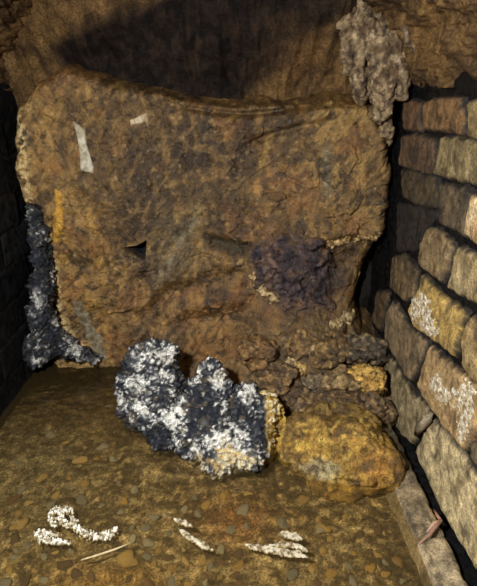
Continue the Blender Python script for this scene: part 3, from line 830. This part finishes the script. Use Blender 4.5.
# white lump between boulder and bricks, twig on the footing
tag(lobes('calcite_lump', [ball(377, 432, 0.90, 5, 4), ball(385, 434, 0.885, 6, 6), ball(389, 441, 0.87, 4, 5)], 0.0022, 'crust', lambda P, N: 0.005 * fbm(P * 90, 3),
    lambda P, N: mixc((200, 188, 172), (120, 96, 76), sstep(-.1, .3, fbm(P * 110, 3)))), 'small white mineral lump between the yellow boulder and the bricks', 'mineral lump')
def gp(u, v, z): return tuple(at_z(u, v, z))
twig = empty('forked_twig', gp(430, 530, ZW + 0.02), 'short pinkish forked twig lying on the stone footing', 'twig')
adopt(tube('stem', [gp(441, 520, -.672), gp(436, 526, -.675), gp(430, 534, -.680), gp(419, 544, -.690)], [.0032, .0036, .003, .0018], 'pale', (150, 114, 92)), twig)
adopt(tube('fork', [gp(441, 521, -.672), gp(434, 523, -.674), gp(427, 532, -.682)], [.0028, .003, .0018], 'pale', (176, 140, 116)), twig)
adopt(tube('fork', [gp(441, 521, -.672), gp(437, 515, -.674), gp(434, 510, -.678)], [.0028, .0026, .0016], 'pale', (150, 108, 86)), twig)

# ------------------------------------------------------------------ things in the water
def water_map(a, b, h):
    p = at_z(a, b, ZW)
    return np.stack([p[..., 0], p[..., 1], ZW + h], -1)
def white_col(a, b, V, sd):
    w = fbm(V * 140, 3)
    return mixc(mixc((190, 182, 160), (232, 228, 216), sstep(-.2, .2, w)), (120, 102, 70), 0.8 * sstep(0.05, 0.4, -w))
foam = empty('foam_patch', tuple(at_z(70, 530, ZW)), 'ragged patch of white foam floating at the lower left of the stream', 'foam')
def strand(pts, wd):
    pts = np.array(pts, float); L, R = [], []
    for k in range(len(pts)):
        t = pts[min(k + 1, len(pts) - 1)] - pts[max(k - 1, 0)]; t /= np.linalg.norm(t); n_ = np.array([-t[1], t[0]])
        w_ = wd * (0.35 if k in (0, len(pts) - 1) else 1.0)
        L.append(pts[k] + n_ * w_); R.append(pts[k] - n_ * w_)
    return L + R[::-1]
for k, (pts, wd) in enumerate([([(49, 513), (57, 510), (65, 509), (73, 511)], 2.6), ([(49, 515), (52, 520), (56, 526)], 2.4), ([(58, 518), (64, 522), (70, 527)], 2.0),
        ([(71, 516), (75, 525), (83, 532), (96, 537), (107, 535), (117, 529)], 2.6), ([(34, 533), (42, 538), (54, 541), (70, 543)], 3.0), ([(38, 530), (48, 533), (58, 535)], 1.3), ([(60, 512), (62, 516), (60, 520)], 1.6)]):
    adopt(patch('foam_fleck', strand(pts, wd), water_map, 0.35, 0.0016, 'pale', white_col, None, rim=0.0012, edge=1.2, wob=7, wobf=.42, relief=.0008, relf=.5, seed=k, flip=True), foam)
for lab, polys in (('thin pale sliver pointing down to the right, left of the reddish gravel', [[(173, 518), (182, 519), (191, 523), (193, 527), (184, 525), (176, 522)], [(179, 529), (186, 531), (196, 538), (205, 543), (213, 550), (203, 548), (190, 540), (182, 535)]]),
                   ('pale feather shaped flake under the shallow water near the bottom edge', [[(244, 544), (262, 545), (280, 548), (300, 551), (308, 557), (296, 557), (280, 555), (268, 552), (254, 549)], [(276, 535), (284, 531), (296, 532), (304, 539), (296, 540), (286, 537)], [(266, 546), (284, 541), (300, 544), (308, 551), (296, 548), (282, 546)]])):
    c = np.mean(np.array(polys[0]), 0)
    e = empty('pale_flake', tuple(at_z(c[0], c[1], ZW)), lab, 'flake')
    for k, poly in enumerate(polys):
        adopt(patch('blade', poly, water_map, 0.4, 0.0018, 'pale', flat_col((196, 186, 160), (112, 94, 62), 120), None, rim=0.0010, edge=1.6, wob=1.8, wobf=.25, relief=.002, relf=.2, seed=k + 3, flip=True), e)
tag(tube('thin_twig', [gp(81, 560, ZW + .003), gp(98, 555, ZW + .006), gp(116, 549, ZW + .006), gp(133, 542, ZW + .003)], [.0012, .0018, .0018, .001], 'pale', (186, 166, 124)), 'thin pale straight twig floating below the white foam', 'twig')

# pebbles: a few shapes, copied one by one
def pebble_mesh(k):
    V, T = ico(3)
    f, gap, cid = worley(V * 1.3 + k * 4.4)
    P = V * (angular(V, k + 40) * (1 + 0.25 * fbm(V * 1.1 + k * 7, 3)))[:, None] * np.array([1.0, 0.72, 0.45])
    me = bpy.data.meshes.new('pebble'); me.from_pydata([tuple(p) for p in P], [], [tuple(t) for t in T]); me.update()
    me.polygons.foreach_set('use_smooth', np.ones(len(me.polygons), bool))
    return me
PM = {}
for m in ('peb_ochre', 'peb_grey', 'peb_brown'):
    PM[m] = []
    for k in range(4):
        me = pebble_mesh(k + len(PM) * 4); me.materials.append(M[m]); PM[m].append(me)
def pebble(u, v, rpx, kind, label, group=None, var=0, rz=0.0, lift=0.35):
    p = at_z(u, v, -0.725); s = rpx * mpp(p[1], v)
    z = float(bed_z(np.array(p[0]), np.array(p[1])))
    o = bpy.data.objects.new('pebble', PM[kind][var]); col.objects.link(o)
    o.location = (p[0], p[1], z + s * 0.45 * lift); o.scale = (s, s, s); o.rotation_euler = (0.1 * math.sin(u), 0.1 * math.cos(v), rz)
    return tag(o, label, 'pebble', group)
pebble(127, 562, 12, 'peb_ochre', 'large yellow pebble just right of the thin pale twig', None, 1, 0.3)
pebble(22, 520, 9, 'peb_ochre', 'ochre pebble left of the white foam patch', None, 2, 1.0)
pebble(81, 456, 8, 'peb_ochre', 'ochre pebble alone in the silt left of the crusted rock', None, 0, 0.2)
pebble(302, 493, 7, 'peb_ochre', 'tan pebble in front of the yellow boulder', None, 3, 0.4)
pebble(292, 572, 8, 'peb_grey', 'pale round pebble below the feather shaped flake', None, 3, 0.9)
pebble(322, 528, 6, 'peb_grey', 'small whitish pebble right of the feather shaped flake', None, 2, 0.1)
rp = random.Random(11)
spots = []
tries = 0
while len(spots) < 120 and tries < 9000:
    tries += 1
    u = rp.uniform(4, 415); v = rp.choice([rp.uniform(400, 586), rp.uniform(470, 582), rp.uniform(480, 582)])
    r = rp.choice([4, 4, 5, 5, 6, 6, 7, 8])
    if v < 470 and (u > 118 or rp.random() < 0.5): continue
    if u > 380 + (v - 495) * 0.3: continue
    if 250 < u and v < 512: continue
    if 118 < u < 290 and v < 486: continue
    if 28 < u < 120 and 503 < v < 548: continue
    if 76 < u < 142 and 538 < v < 574: continue
    if 170 < u < 216 and 514 < v < 553: continue
    if 242 < u < 312 and 528 < v < 582: continue
    if u < 45 and v < 430: continue
    if any((u - a) ** 2 + ((v - b) * 1.5) ** 2 < (r + c + 2) ** 2 for a, b, c in spots): continue
    spots.append((u, v, r))
marks = [('the white foam patch', 70, 528), ('the thin pale twig', 107, 552), ('the downward pointing pale sliver', 195, 535), ('the feather shaped flake', 278, 547),
         ('the yellow boulder', 345, 490), ('the crusted rock', 215, 468), ('the forked twig', 428, 535), ('the black left wall', 5, 425), ('the foot of the clay bank', 90, 372),
         ('the bottom left corner', 0, 586), ('the bottom edge near the footing', 380, 586), ('the middle of the bottom edge', 225, 586)]
words = ['closest', 'second closest', 'third closest', 'fourth closest', 'fifth closest', 'sixth closest', 'seventh closest', 'eighth closest', 'ninth closest', 'tenth closest', 'eleventh closest', 'twelfth closest', 'thirteenth closest', 'fourteenth closest', 'fifteenth closest', 'sixteenth closest']
made = {}
for u, v, r in spots:
    kind = rp.choice(['peb_ochre', 'peb_grey', 'peb_brown'])
    dd = [math.hypot(u - a, v - b) for _, a, b in marks]
    k = int(np.argmin(dd))
    made.setdefault((kind, k), []).append((dd[k], u, v, r))
for (kind, k), lst in made.items():
    nm = {'peb_ochre': 'ochre', 'peb_grey': 'grey', 'peb_brown': 'dark brown'}[kind]
    for i, (d, u, v, r) in enumerate(sorted(lst)):
        pebble(u, v, r, kind, nm + ' pebble in the stream, ' + words[i] + ' such to ' + marks[k][0], nm + ' pebbles on the stream bed', rp.randrange(4), rp.uniform(0, 3.1), 0.1)
